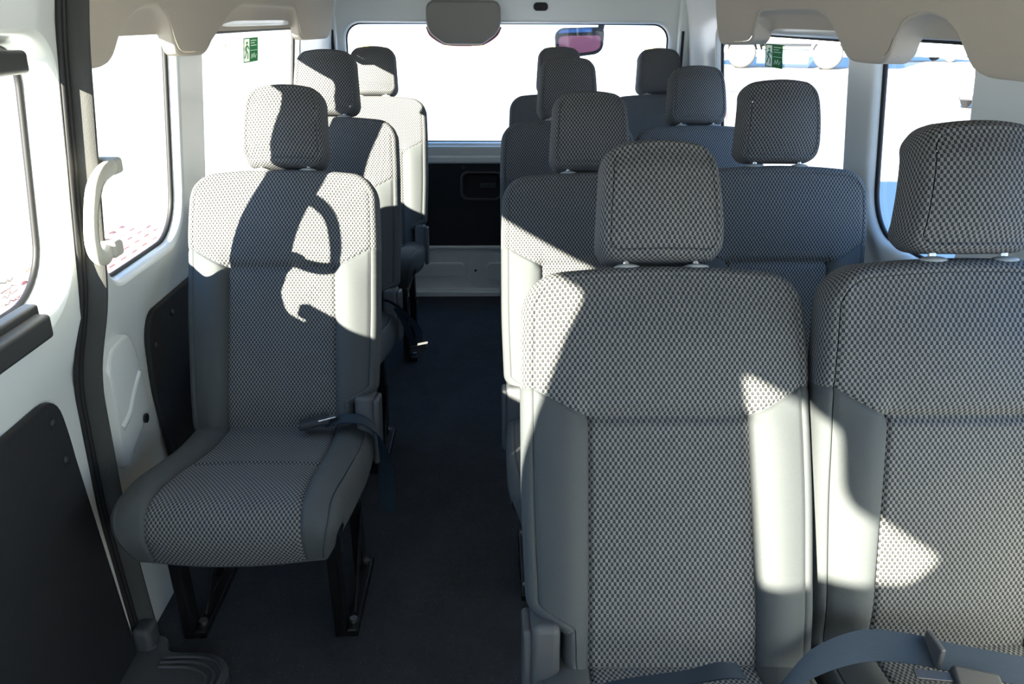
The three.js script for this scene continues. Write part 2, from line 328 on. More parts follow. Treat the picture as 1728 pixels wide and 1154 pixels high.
const lobesR = [[-0.2, 0.819], [-0.5, 0.819], [-0.8, 0.819], [-1.1, 0.819], [-1.30, 0.819], [-1.40, 0.819], [-1.465, 0.819], [-1.51, 0.828], [-1.535, 0.846], [-1.575, 0.884], [-1.63, 0.912], [-1.70, 0.922], [-1.78, 0.905], [-1.825, 0.870], [-1.845, 0.842], [-1.875, 0.825], [-1.91, 0.820], [-2.03, 0.819], [-2.075, 0.829], [-2.14, 0.875], [-2.19, 0.908], [-2.28, 0.932], [-2.4, 0.936], [-2.74, 0.934], [-2.80, 0.895], [-2.83, 0.855], [-2.87, 0.838], [-2.95, 0.832], [-3.20, 0.824], [-3.25, 0.835], [-3.28, 0.90], [-3.30, 1.05]];
valance('L', lobesL, -0.690, 'trim_1');
valance('R', lobesR, 0.850, 'trim_2');

// rubber seal and jamb strip at the rear edge of the sliding door
{
  const t = structGroup('trim_3');
  const run = (dx, z) => { const out = []; for (let k = 0; k <= 60; k++) { const y = lerp(1.05, FLOOR, k / 60); let m = 0; for (let q = -4; q <= 4; q++) m += xw('L', y + q * 0.018) / 9; out.push(V(m + dx, y, z)); } return out; };
  obj('bead', tube(run(0.003, -1.4675), 0.0055, 110, false, 8), M.rubber, t);
  obj('bead', tube(run(0.006, -1.4770), 0.0055, 110, false, 8), M.rubber, t);
  const a = run(0.004, -1.481), b = run(0.040, -1.489), c = run(0.041, -1.495), d = run(0.0, -1.518);
  obj('jamb_strip', grid(6, 60, (u, v, i, j) => { const q = u * 6; return q <= 3 ? a[j].clone().lerp(b[j], q / 3) : q <= 4 ? b[j].clone().lerp(c[j], q - 3) : c[j].clone().lerp(d[j], (q - 4) / 2); }, (u, v, i, j, q) => [q.x, q.y]), M.sealBand, t);
}

// black board panels, rail and stops on the left side
function board(s, pts, name, parent) {
  const e = new THREE.ExtrudeGeometry(shapeOf(pts), { depth: 0.006, bevelEnabled: true, bevelSize: 0.004, bevelThickness: 0.004, bevelSegments: 2 });
  const cut = toCreasedNormals(e, 0.5), p = cut.attributes.position;
  for (let i = 0; i < p.count; i++) { const z = p.getX(i), y = p.getY(i), d = p.getZ(i); p.setXYZ(i, xw(s, y) + 0.004 + d, y, z); }
  cut.computeVertexNormals(); return obj(name, cut, M.blackPanel, parent);
}
function corner(pts, r) {                                    // round the corners of an outline
  const out = [];
  pts.forEach((p, i) => {
    const a = pts[(i + pts.length - 1) % pts.length], b = pts[(i + 1) % pts.length], P = new THREE.Vector2(...p), A = new THREE.Vector2(...a).sub(P), B = new THREE.Vector2(...b).sub(P), q = Math.min(r, A.length() / 2, B.length() / 2);
    const s = P.clone().addScaledVector(A.normalize(), q), e = P.clone().addScaledVector(B.normalize(), q);
    for (let k = 0; k <= 6; k++) { const t = k / 6; out.push([(1 - t) * (1 - t) * s.x + 2 * t * (1 - t) * P.x + t * t * e.x, (1 - t) * (1 - t) * s.y + 2 * t * (1 - t) * P.y + t * t * e.y]); }
  });
  return out;
};
const doorBoard = board('L', corner([[-0.25, -0.41], [-0.25, 0.262], [-1.375, 0.262], [-1.395, 0.17], [-1.440, -0.41]].reverse(), 0.05), 'trim_panel', slidingDoor);
const screwAt = (x, y, z) => { const g = new THREE.SphereGeometry(0.008, 12, 8); g.scale(0.5, 1, 1); g.translate(x, y, z); return g; };
obj('screw', screwAt(xw('L', 0.225) + 0.016, 0.225, -1.345), M.blackPlastic, doorBoard);
obj('screw', screwAt(xw('L', 0.14) + 0.016, 0.140, -1.362), M.blackPlastic, doorBoard);
obj('screw', screwAt(xw('L', -0.12) + 0.016, -0.12, -1.08), M.greyPlastic, doorBoard);
obj('window_rail', [box(-0.775, -0.742, 0.405, 0.448, -1.315, -0.40, 0.008, 3), box(-0.790, -0.765, 0.430, 0.462, -1.325, -0.40, 0.006, 3)], M.blackPlastic, slidingDoor);
obj('pressed_rib', tube([V(xw('L', 0.955) + 0.004, 0.955, -0.9), V(xw('L', 0.955) + 0.004, 0.955, -1.27), V(xw('L', 0.96) + 0.004, 0.962, -1.315), V(xw('L', 0.985) + 0.004, 0.985, -1.33), V(xw('L', 1.04) + 0.004, 1.04, -1.335)], 0.005, 60), M.paint, slidingDoor);
obj('window_latch', box(-0.775, -0.735, 0.826, 0.862, -1.395, -1.28, 0.008, 3), M.blackPlastic, slidingDoor);
const wallL = scene.getObjectByName('wall_left');
const wallBoard = board('L', corner([[-3.3, -0.41], [-3.3, 0.262], [-1.835, 0.262], [-1.800, 0.215], [-1.795, 0.10], [-1.835, -0.41]].reverse(), 0.03), 'trim_panel', wallL);
for (const [z, y] of [[-1.825, 0.185], [-1.945, 0.225], [-1.86, -0.06], [-1.90, 0.05]]) obj('screw', screwAt(xw('L', y) + 0.016, y, z), M.blackPlastic, wallBoard);
{ // housing of the belt reel in the door pillar
  const e = new THREE.ExtrudeGeometry(shapeOf(corner([[-1.585, 0.215], [-1.60, 0.255], [-1.69, 0.262], [-1.715, 0.20], [-1.735, 0.06], [-1.66, 0.035], [-1.60, -0.005], [-1.585, 0.0]], 0.02)), { depth: 0.016, bevelEnabled: true, bevelSize: 0.009, bevelThickness: 0.012, bevelSegments: 4 });
  e.rotateY(-Math.PI / 2); e.scale(-1, 1, 1); const p = e.attributes.position;
  for (let i = 0; i < p.count; i++) p.setX(i, p.getX(i) + xw('L', p.getY(i)) - 0.010);
  const g = toCreasedNormals(e, 0.7); obj('reel_housing', g, M.paint, wallL);
  obj('ridge', tube([[-1.592, 0.085], [-1.635, 0.100], [-1.665, 0.128], [-1.712, 0.165]].map(([z, y]) => V(xw('L', y) + 0.012, y, z)), 0.011, 30), M.paint, wallL);
  obj('bolt_hole', cyl(0.011, 0.011, 0.004, [xw('L', 0.055) + 0.022, 0.055, -1.700], 'x'), M.rubber, wallL);
}

// ------------------------------------------------------------------ seats
// a padded sheet: rows t with left and right half widths; base curve C(t), normal N(t), tangent T(t); depth d(x,t)
function pad(o) {
  const S = (x, t) => { const tt = t + (o.crown ? o.crown(x, t) : 0), p = o.C(tt), n = o.N(tt); return V(x + p.x, p.y + n.y * o.d(x, t), p.z + n.z * o.d(x, t)); };
  const rowAt = (t) => { const R = o.rows; for (let i = 0; i < R.length - 1; i++) if (t <= R[i + 1][0]) { const k = (t - R[i][0]) / (R[i + 1][0] - R[i][0] || 1); return [lerp(R[i][1], R[i + 1][1], k), lerp(R[i][2], R[i + 1][2], k)]; } return R.at(-1).slice(1); };
  const ts = (a, b) => { const out = [a]; for (const [t] of o.rows) if (t > a + 1e-5 && t < b - 1e-5) out.push(t); out.push(b); return out; };
  const cosine = (u) => 0.5 - 0.5 * Math.cos(u * Math.PI);
  const panel = (a, b, l, r, nu) => { const T = ts(a, b); return grid(nu, T.length - 1, (u, v, i, j) => { const t = T[j], x0 = l(t), x1 = r(t); return S(lerp(x0, x1, lerp(u, cosine(u), 0.6)), t); }, (u, v, i, j) => { const t = T[j], x0 = l(t), x1 = r(t); return [lerp(x0, x1, lerp(u, cosine(u), 0.6)), t]; }); };
  // the loop round the sheet, clockwise seen from the front
  const t0 = o.rows[0][0], t1 = o.rows.at(-1)[0], loop = [];
  for (const [t, l] of o.rows) loop.push([-l, t]);
  for (let k = 1; k < 24; k++) { const [l, r] = rowAt(t1); loop.push([lerp(-l, r, k / 24), t1]); }
  for (const [t, , r] of [...o.rows].reverse()) loop.push([r, t]);
  for (let k = 1; k < 16; k++) { const [l, r] = rowAt(t0); loop.push([lerp(r, -l, k / 16), t0]); }
  loop.push(loop[0]);
  const n = loop.length - 1, nor = [], len = [0];
  for (let i = 0; i <= n; i++) { const a = loop[(i + n - 1) % n], b = loop[(i + 1) % n]; const dx = b[0] - a[0], dt = b[1] - a[1], L = Math.hypot(dx, dt) || 1; nor.push([-dt / L, dx / L]); if (i) len.push(len[i - 1] + Math.hypot(loop[i][0] - loop[i - 1][0], loop[i][1] - loop[i - 1][1])); }
  const prof = o.prof, pl = [0]; for (let k = 1; k < prof.length; k++) pl.push(pl[k - 1] + Math.hypot(prof[k][0] - prof[k - 1][0], prof[k][1] - prof[k - 1][1]));
  const at = (i, k) => { const [x, t] = loop[i], s = S(x, t), T = o.T(t), N = o.N(t), [ox, ot] = nor[i], [po, pd] = prof[k]; return V(s.x + ox * po, s.y + T.y * ot * po - N.y * pd, s.z + T.z * ot * po - N.z * pd); };
  const side = (i0, i1) => grid(i1 - i0, prof.length - 1, (u, v, i, k) => at(i0 + i, k), (u, v, i, k) => { const [x, t] = loop[i0 + i], [ox, ot] = nor[i0 + i]; return [x + ox * pl[k], t + ot * pl[k]]; });
  const idx = (f) => { const out = []; for (let i = 0; i <= n; i++) if (f(loop[i][0], loop[i][1])) out.push(i); return out; };
  const back = () => { const kd = prof.at(-1)[1], ko = prof.at(-1)[0]; return grid(12, o.rows.length - 1, (u, v, i, j) => { const [t, l, r] = o.rows[j], x = lerp(-l, r, u), N = o.N(t), s = S(x, t), e = (t - t0) / (t1 - t0) * 2 - 1; const T = o.T(t); return V(s.x + ko * (2 * u - 1), s.y - N.y * kd + T.y * e * ko, s.z - N.z * kd + T.z * e * ko); }, null, true); };
  return { S, panel, side, loop, n, idx, back, rowAt };
}
// rows of a rounded outline, with an optional notch low on one side
function outline(t0, t1, W, rt, rb, extra = [], notch) {
  const ts = new Set(extra);
  for (let k = 0; k <= 10; k++) { ts.add(t1 - rt * (1 - Math.sin(k / 10 * Math.PI / 2))); ts.add(t0 + rb * (1 - Math.cos(k / 10 * Math.PI / 2))); }
  for (let k = 0; k <= 44; k++) ts.add(lerp(t0 + rb, t1 - rt, k / 44));
  const list = [...ts].sort((a, b) => a - b).filter((t, i, A) => !i || t - A[i - 1] > 4e-4);
  return list.map((t) => {
    let w = W(t);
    if (t > t1 - rt) w -= rt - Math.sqrt(Math.max(0, rt * rt - (t - t1 + rt) ** 2));
    if (t < t0 + rb) w -= rb - Math.sqrt(Math.max(0, rb * rb - (t0 + rb - t) ** 2));
    const cut = notch ? w - (0.052 * (1 - sstep(0.070, 0.112, t))) : w;
    return [t, notch === 'left' ? cut : w, notch === 'right' ? cut : w];
  });
}
const HI = 0.388, HP = 0.432, HT = 0.591, WI = 0.1235, GROOVE = 0.0045;
function makeBack(aisle) {
  const W = (t) => 0.207 - 0.008 * sstep(0.3, 0.0, t) - 0.004 * sstep(0.45, HT, t);
  const wi = (t) => WI + 0.004 * sstep(HI, 0, t);
  const xs = (t, w) => { const k = clamp((t - HI) / (HP - HI), 0, 1); return lerp(WI, w, Math.pow(k, 0.86)); };
  const d = (x, t) => {
    const b = Math.abs(x), w = W(t);
    const up = 0.020 * (1 - (x / 0.215) ** 2) * sstep(HT + 0.01, HT - 0.10, t) + 0.006 * Math.sin(clamp((t - HI) / (HT - HI), 0, 1) * Math.PI);
    const u = clamp((b - wi(Math.min(t, HI))) / (w - WI), 0, 1);
    const low = b < wi(t) ? 0.006 + 0.004 * (1 - (b / WI) ** 2) : 0.006 + 0.020 * Math.sin(Math.pow(u, 0.75) * Math.PI) ;
    const mix = sstep(HI - 0.05, HI + 0.07, t);
    let r = lerp(low, up, mix) - 0.012 * sstep(0.10, 0.0, t);
    const inside = sstep(WI + 0.025, WI - 0.004, b);
    r -= 0.011 * Math.exp(-(((t - HI) / 0.010) ** 2)) * inside;
    if (t < HI) r -= GROOVE * Math.exp(-(((b - wi(t)) / 0.004) ** 2));
    if (t >= HI - 0.01 && t <= HP + 0.02) { const hs = HI + (HP - HI) * Math.pow(clamp((b - WI) / (w - WI), 0, 1), 1.16); if (b > WI) r -= GROOVE * Math.exp(-(((t - hs) / 0.004) ** 2)); }
    return r - 0.003 * Math.exp(-(((w - b) / 0.004) ** 2));
  };
  const extra = [HI, HP]; for (let k = -8; k <= 8; k++) extra.push(HI + k * 0.002); for (let k = 0; k < 12; k++) { extra.push(HI + (HP - HI) * k / 12); extra.push(0.07 + k * 0.004); }
  const rows = outline(0, HT, W, 0.042, 0.025, extra, aisle);
  const P = pad({ rows, C: (t) => V(0, t, 0), N: () => V(0, 0, 1), T: () => V(0, 1, 0), d, crown: (x, t) => 0.014 * (1 - (x / 0.207) ** 2) * sstep(HT - 0.10, HT, t),
    prof: [[0, 0.0022], [0.003, 0.0], [0.008, 0.001], [0.013, 0.006], [0.017, 0.014], [0.019, 0.026], [0.019, 0.050], [0.017, 0.070], [0.012, 0.082], [0.0, 0.090], [-0.02, 0.092]] });
  const [lw, rw] = [(t) => -P.rowAt(t)[0], (t) => P.rowAt(t)[1]];
  const hi = P.idx((x, t) => t >= HP - 1e-6), i0 = hi[0], i1 = hi.at(-1);
  return {
    upper: P.panel(HI, HT, (t) => Math.max(lw(t), -xs(t, W(t))), (t) => Math.min(rw(t), xs(t, W(t))), 72),
    insert: P.panel(0, HI, (t) => Math.max(lw(t), -wi(t)), (t) => Math.min(rw(t), wi(t)), 44),
    bolsterL: P.panel(0, HP, lw, (t) => (t < HI ? -wi(t) : -xs(t, W(t))), 22),
    bolsterR: P.panel(0, HP, (t) => (t < HI ? wi(t) : xs(t, W(t))), rw, 22),
    bandTop: P.side(i0, i1), bands: [P.side(0, i0), P.side(i1, P.n)], back: P.back(),
  };
}
const H0 = 0.649, H1 = 0.805;
function makeHead() {
  const W = (t) => 0.083 - 0.011 * Math.pow(clamp((t - H0 - 0.02) / (H1 - H0), 0, 1), 1.3);
  const d = (x, t) => 0.016 * (1 - (x / 0.085) ** 2) + 0.010 * Math.sin(clamp((t - H0) / (H1 - H0), 0, 1) * Math.PI) - 0.008 * sstep(H1 - 0.035, H1, t) - 0.008 * sstep(H0 + 0.03, H0, t) - 0.004;
  const rows = outline(H0, H1, W, 0.020, 0.016, [H0 + 0.016, H0 + 0.018, H0 + 0.020]);
  const P = pad({ rows, C: (t) => V(0, t, 0), N: () => V(0, 0, 1), T: () => V(0, 1, 0), d, crown: (x, t) => 0.006 * (1 - (x / 0.07) ** 2) * sstep(H1 - 0.05, H1, t),
    prof: [[0, 0.0022], [0.003, 0.0], [0.007, 0.001], [0.012, 0.007], [0.016, 0.018], [0.018, 0.032], [0.019, 0.050], [0.018, 0.070], [0.012, 0.088], [0.0, 0.098], [-0.02, 0.102]] });
  const [lw, rw] = [(t) => -P.rowAt(t)[0], (t) => P.rowAt(t)[1]];
  return { front: P.panel(H0, H1, lw, rw, 48), band: P.side(0, P.n), back: P.back() };
}
function makeCushion() {
  const path = new THREE.CatmullRomCurve3([V(0, -0.045, 0.440), V(0, -0.015, 0.452), V(0, 0.020, 0.457), V(0, 0.050, 0.448), V(0, 0.070, 0.425), V(0, 0.074, 0.38), V(0, 0.062, 0.30), V(0, 0.038, 0.20), V(0, 0.016, 0.10), V(0, 0.006, 0.0), V(0, 0.004, -0.05)], false, 'catmullrom', 0.5);
  path.arcLengthDivisions = 800; const L = path.getLength();
  const C = (t) => path.getPointAt(clamp(t / L, 0, 1)), T = (t) => path.getTangentAt(clamp(t / L, 0, 1)), N = (t) => { const q = T(t); return V(0, -q.z, q.y); };
  const TC = 0.335;                                              // the cross seam
  const W = (t) => 0.174 + 0.018 * sstep(0, 0.12, t) + 0.007 * sstep(0.12, 0.26, t) - 0.004 * sstep(0.35, L, t), wi = (t) => 0.141 - 0.015 * sstep(0.1, L, t);
  const d = (x, t) => {
    const b = Math.abs(x), w = W(t), u = clamp((b - wi(t)) / (w - wi(t)), 0, 1);
    let r = b < wi(t) ? 0.004 * (1 - (b / 0.14) ** 2) : 0.012 * Math.sin(Math.pow(u, 0.8) * Math.PI) * sstep(0.05, 0.2, t);
    r -= 0.0035 * Math.exp(-(((b - wi(t)) / 0.004) ** 2));
    if (b < wi(t)) r -= 0.008 * Math.exp(-(((t - TC) / 0.008) ** 2));
    return r - 0.012 * sstep(0.10, 0.0, t) * (b / 0.2) ** 2;
  };
  const ts = []; for (let k = 0; k <= 70; k++) ts.push(L * k / 70); for (let k = -7; k <= 7; k++) ts.push(TC + k * 0.002);
  const rows = [...new Set(ts)].sort((a, b) => a - b).map((t) => [t, W(t), W(t)]);
  const P = pad({ rows, C, N, T, d, prof: [[0, 0.002], [0.003, 0.0], [0.008, 0.002], [0.014, 0.008], [0.018, 0.018], [0.020, 0.032], [0.019, 0.060], [0.014, 0.078], [0.002, 0.090], [-0.02, 0.094]] });
  const [lw, rw] = [(t) => -P.rowAt(t)[0], (t) => P.rowAt(t)[1]];
  return { insert: P.panel(0, L, (t) => -wi(t), wi, 44), left: P.panel(0, L, lw, (t) => -wi(t), 18), right: P.panel(0, L, wi, rw, 18), band: P.side(0, P.n), under: P.back() };
}
const weld = (gs) => mergeGeometries(gs.map((g) => (g.index ? g.toNonIndexed() : g)));
const headG = makeHead(), cushG = makeCushion();
function makeSeat(aisle) {
  const t = new THREE.Group(), B = makeBack(aisle), m = aisle === 'right' ? 1 : -1;
  t.userData = {};
  const back = obj('backrest', weld([B.back, ...B.bands]), M.plain, t); back.position.y = -FLOOR;
  obj('side_bolster', B.bolsterL, M.plain, back); obj('side_bolster', B.bolsterR, M.plain, back);
  obj('upper_panel', weld([B.upper, B.bandTop]), M.pattern, back); obj('centre_panel', B.insert, M.pattern, back);
  for (const s of [-1, 1]) {
    const g = new THREE.SphereGeometry(1, 20, 12); g.scale(0.021, 0.006, 0.017); g.translate(s * 0.055, HT + 0.031, -0.026);
    obj('headrest_guide', weld([g.toNonIndexed(), cyl(0.012, 0.015, 0.02, [s * 0.055, HT + 0.020, -0.028]).toNonIndexed()]), M.guide, back);
  }
  const head = obj('headrest', weld([headG.front, headG.band, headG.back]), M.pattern, t); head.position.y = -FLOOR;
  for (const s of [-1, 1]) obj('headrest_post', cyl(0.006, 0.006, 0.10, [s * 0.055, H0 - 0.01, -0.030]), M.chrome, head);
  const cush = obj('cushion', weld([cushG.band, cushG.under, cushG.left, cushG.right]), M.plain, t); cush.position.set(0, -FLOOR, 0);
  obj('centre_panel', cushG.insert, M.pattern, cush);
  const cov = obj('recliner_cover', weld([box(m * 0.172, m * 0.215, -0.065, 0.088, -0.075, 0.014, 0.012, 4), box(m * 0.212, m * 0.227, -0.080, 0.078, -0.068, 0.006, 0.007, 4)].map((g) => g.toNonIndexed())), M.greyPlastic, t);
  cov.position.set(0, -FLOOR, 0); cov.rotation.x = -0.18;
  const rise = -FLOOR;
  obj('seat_frame', weld([box(-0.17, 0.17, rise - 0.085, rise - 0.055, 0.02, 0.36, 0.006), bar([-0.215 * m, rise - 0.075, 0.20], [0.145 * m, rise - 0.075, 0.20], 0.03, 0.03)]), M.blackSteel, t);
  for (const [x, z0, z1] of [[0.140 * m, 0.215, 0.185], [-0.205 * m, 0.215, 0.185], [0.150 * m, -0.02, -0.04], [-0.205 * m, -0.02, -0.04]]) obj('leg', bar([x, rise - 0.06, z0], [x, 0.0, z1], 0.026, 0.05, 0.006), M.blackSteel, t);
  for (const x of [0.168 * m, -0.18 * m]) {
    const rail = obj('foot_rail', weld([box(x - 0.014, x + 0.014, 0.0, 0.022, -0.07, 0.21, 0.005), bar([x, 0.20, -0.02], [x, 0.02, 0.15], 0.006, 0.03, 0.002)]), M.blackSteel, t);
    for (const z of [0.18, -0.04]) obj('bolt', cyl(0.010, 0.010, 0.010, [x, 0.026, z], 'y', 6), M.bolt, rail);
  }
  return t;
}
const protoA = makeSeat('right'), protoB = makeSeat('left');
const seats = {};
function seat(key, proto, x, dy, z, rec, label, dh = 0, group = 'grey fabric passenger seats') {
  const s = proto.clone(); s.name = numbered('passenger_seat'); scene.add(s);
  s.position.set(x, FLOOR, z); s.userData = { label, category: 'seat', group };
  for (const c of s.children) {
    if (['backrest', 'headrest', 'cushion', 'recliner_cover'].includes(c.name)) c.position.y += dy;
    if (c.name === 'backrest' || c.name === 'headrest') c.rotation.x = -rad(rec);
    if (c.name === 'headrest') c.translateY(dh);
  }
  seats[key] = s; return s;
}
seat('R1a', protoB, 0.270, -0.004, -0.951, 26.0, 'nearest seat right of the aisle, leaning furthest back, a slim sun stripe on one bolster');
seat('R1b', protoA, 0.724, -0.025, -1.012, 13.4, 'nearest right window seat, cut by the picture edge, with a loose belt on its cushion');
seat('R2a', protoB, 0.250, -0.028, -1.838, 20.2, 'second seat back along the right of the aisle, its lower left corner in sunlight');
seat('R2b', protoA, 0.703, -0.023, -1.841, 13.4, 'second window seat on the right, blue-tinted back beside the white pillar');
seat('R3a', protoB, 0.256, 0.002, -2.621, 15.7, 'third seat back along the right of the aisle, half hidden behind a taller headrest');
seat('R3b', protoA, 0.709, -0.001, -2.622, 21.2, 'third window seat on the right, its headrest in front of the side window edge');
seat('R4a', protoB, 0.306, 0.009, -3.60, 17.0, 'rearmost aisle seat on the right, its headrest just under the rear mirror');
seat('R4b', protoA, 0.759, 0.011, -3.60, 18.5, 'rearmost window seat on the right, headrest against the right end of the rear window');
seat('L1', protoA, -0.494, 0.004, -1.723, 22.3, 'nearest single seat on the left, the shadow of a grab handle on its back');
seat('L2', protoA, -0.515, 0.033, -2.449, 16.7, 'middle single seat on the left, a belt hanging from its cushion');
seat('L3', protoA, -0.493, 0.022, -3.35, 18.4, 'rearmost single seat on the left, its back almost wholly sunlit, before the tailgate');

// ------------------------------------------------------------------ belts, grab handle and other fittings
{
  const t = thing('seat_belt', 'dark belt with a black buckle over the side of the nearest left cushion', 'seat belt');
  obj('webbing', ribbon([[-0.385, 0.040, -1.700], [-0.345, 0.053, -1.695], [-0.300, 0.052, -1.690], [-0.266, 0.020, -1.690], [-0.254, -0.05, -1.700], [-0.254, -0.12, -1.705], [-0.254, -0.205, -1.705]], [[0.1, 0, 1], [0.1, 0, 1], [0.1, 0, 1], [0.3, 0, 1], [0.8, 0, 0.8], [1, 0, 0.5], [1, 0, 0.4]], 0.046), M.web, t);
  const b = obj('buckle', [bar([-0.446, 0.036, -1.692], [-0.376, 0.052, -1.700], 0.018, 0.044, 0.007)], M.blackPlastic, t);
  obj('tongue', bar([-0.400, 0.052, -1.690], [-0.360, 0.060, -1.697], 0.004, 0.030, 0.002), M.chrome, b);
}
{
  const t = thing('seat_belt', 'loose dark belt hanging into the aisle from the middle left seat', 'seat belt');
  obj('webbing', ribbon([[-0.40, 0.10, -2.42], [-0.35, 0.105, -2.40], [-0.31, 0.102, -2.38], [-0.27, 0.078, -2.36], [-0.235, 0.035, -2.35], [-0.222, 0.005, -2.345]], [[0, 0.3, 1], [0, 0.4, 1], [0, 0.6, 1], [0, 0.7, 0.8], [0.2, 0.6, 0.5], [0.3, 0.4, 0.3]], 0.046), M.web, t);
  obj('webbing', ribbon([[-0.30, 0.07, -2.42], [-0.275, 0.03, -2.41], [-0.255, -0.02, -2.40], [-0.235, -0.06, -2.39]], [[0.4, 0.3, 0.6], [0.4, 0.3, 0.6], [0.5, 0.2, 0.6], [0.6, 0.1, 0.6]], 0.040), M.web, t);
  const b = obj('buckle', bar([-0.255, -0.055, -2.385], [-0.205, -0.045, -2.385], 0.016, 0.030, 0.004), M.blackPlastic, t);
  obj('tongue', bar([-0.250, -0.040, -2.372], [-0.200, -0.030, -2.372], 0.004, 0.020, 0.001), M.chrome, b);
}
{
  const t = thing('seat_belt', 'wide blue-black belt with a buckle lying across the nearest right window seat', 'seat belt');
  obj('webbing', ribbon([[0.372, 0.030, -0.845], [0.405, 0.042, -0.872], [0.46, 0.054, -0.910], [0.54, 0.060, -0.935], [0.61, 0.058, -0.930], [0.68, 0.052, -0.912], [0.76, 0.050, -0.890], [0.84, 0.046, -0.87]], [[0.5, 0.1, -0.8], [0.4, 0.15, -0.8], [0.25, 0.25, -0.85], [0.1, 0.4, -0.85], [0, 0.4, -0.85], [0, 0.35, -0.85], [0, 0.3, -0.85], [0, 0.3, -0.85]], 0.047), M.web, t);
  const b = obj('buckle', [bar([0.640, 0.058, -0.872], [0.705, 0.050, -0.860], 0.018, 0.038, 0.006)], M.blackPlastic, t);
  obj('tongue', bar([0.590, 0.060, -0.880], [0.640, 0.058, -0.874], 0.003, 0.016, 0.001), std({ color: lin(0.10, 0.10, 0.10), roughness: 0.4, metalness: 0.8 }), b);
  obj('slide', box(0.634, 0.642, 0.045, 0.082, -0.945, -0.900, 0.003), M.greyPlastic, b);
}
{
  const t = thing('seat_belt', 'dark belt lying along the back of the nearest aisle seat cushion', 'seat belt');
  obj('webbing', ribbon([[0.10, 0.022, -0.872], [0.18, 0.050, -0.872], [0.27, 0.058, -0.882], [0.32, 0.060, -0.892], [0.355, 0.046, -0.905]], [[0.2, 0.2, 1], [0.1, 0.3, 1], [0, 0.4, 1], [0, 0.3, 1], [0, 0.3, 1]], 0.047), M.web, t);
}
{
  const t = thing('grab_handle', 'cream grab handle on the pillar behind the sliding door', 'handle');
  const path = new THREE.CatmullRomCurve3([V(-0.722, 0.654, -1.560), V(-0.698, 0.656, -1.525), V(-0.690, 0.651, -1.468), V(-0.687, 0.632, -1.425), V(-0.686, 0.592, -1.398), V(-0.686, 0.552, -1.386), V(-0.687, 0.526, -1.396), V(-0.694, 0.511, -1.435), V(-0.722, 0.509, -1.505)], false, 'catmullrom', 0.5);
  const n = 90;
  obj('grip', grid(18, n, (u, v, i, j) => {
    const k = j / n, p = path.getPointAt(k), T = path.getTangentAt(k), X = V(1, 0, 0).addScaledVector(T, -T.x).normalize(), Y = T.clone().cross(X), a = u * Math.PI * 2, e = sstep(0, 0.05, k) * sstep(1, 0.95, k), m = 1 + 0.15 * Math.abs(k * 2 - 1);
    return p.addScaledVector(X, Math.cos(a) * 0.0115 * m * (0.75 + 0.25 * e)).addScaledVector(Y, Math.sin(a) * 0.0135 * m * (0.75 + 0.25 * e));
  }, (u, v) => [u * 0.08, v * 0.3]), M.cream, t);
  for (const [y, z] of [[0.655, -1.550], [0.512, -1.495]]) obj('mount', box(-0.745, -0.690, y - 0.016, y + 0.014, z - 0.018, z + 0.020, 0.008, 3), M.cream, t);
  obj('grip_seam', tube([V(-0.677, 0.645, -1.450), V(-0.674, 0.60, -1.402), V(-0.674, 0.552, -1.387), V(-0.676, 0.530, -1.396)], 0.0009, 30), std({ color: lin(0.35, 0.32, 0.2), roughness: 0.8 }), t);
}
{
  const t = thing('door_roller_bracket', 'black ribbed plastic bracket on the floor at the foot of the sliding door', 'bracket');
  const pts = corner([[-0.79, -1.485], [-0.735, -1.490], [-0.725, -1.435], [-0.605, -1.430], [-0.565, -1.38], [-0.58, -1.30], [-0.79, -1.28]], 0.03);
  const slab = (p, y, h) => { const e = new THREE.ExtrudeGeometry(shapeOf(p), { depth: h, bevelEnabled: true, bevelSize: 0.005, bevelThickness: 0.005, bevelSegments: 3 }); e.rotateX(-Math.PI / 2); e.scale(1, 1, -1); const ix = e.attributes.position; for (let i = 0; i < ix.count; i += 3) for (const a of [e.attributes.position, e.attributes.normal, e.attributes.uv]) { const n = a.itemSize, q = [...Array(n).keys()].map((k) => a.getComponent(i, k)); for (let k = 0; k < n; k++) { a.setComponent(i, k, a.getComponent(i + 2, k)); a.setComponent(i + 2, k, q[k]); } } e.translate(0, y, 0); e.computeVertexNormals(); return toCreasedNormals(e, 0.6); };
  const b = obj('plate', slab(pts, FLOOR + 0.006, 0.022), M.greyPlastic, t);
  for (let k = 0; k < 3; k++) { const q = 0.014 * k; obj('ridge', tube([[-0.72, FLOOR + 0.034, -1.42 + q], [-0.62 - q, FLOOR + 0.034, -1.415 + q], [-0.58 - q, FLOOR + 0.034, -1.375 + q * 0.6], [-0.588 - q, FLOOR + 0.034, -1.30]], 0.004, 40), M.greyPlastic, b); }
  obj('upright', box(-0.792, -0.752, FLOOR + 0.004, FLOOR + 0.085, -1.495, -1.44, 0.012, 3), M.greyPlastic, b);
  obj('screw', cyl(0.012, 0.012, 0.008, [-0.760, FLOOR + 0.037, -1.455]), M.greyPlastic, b);
}
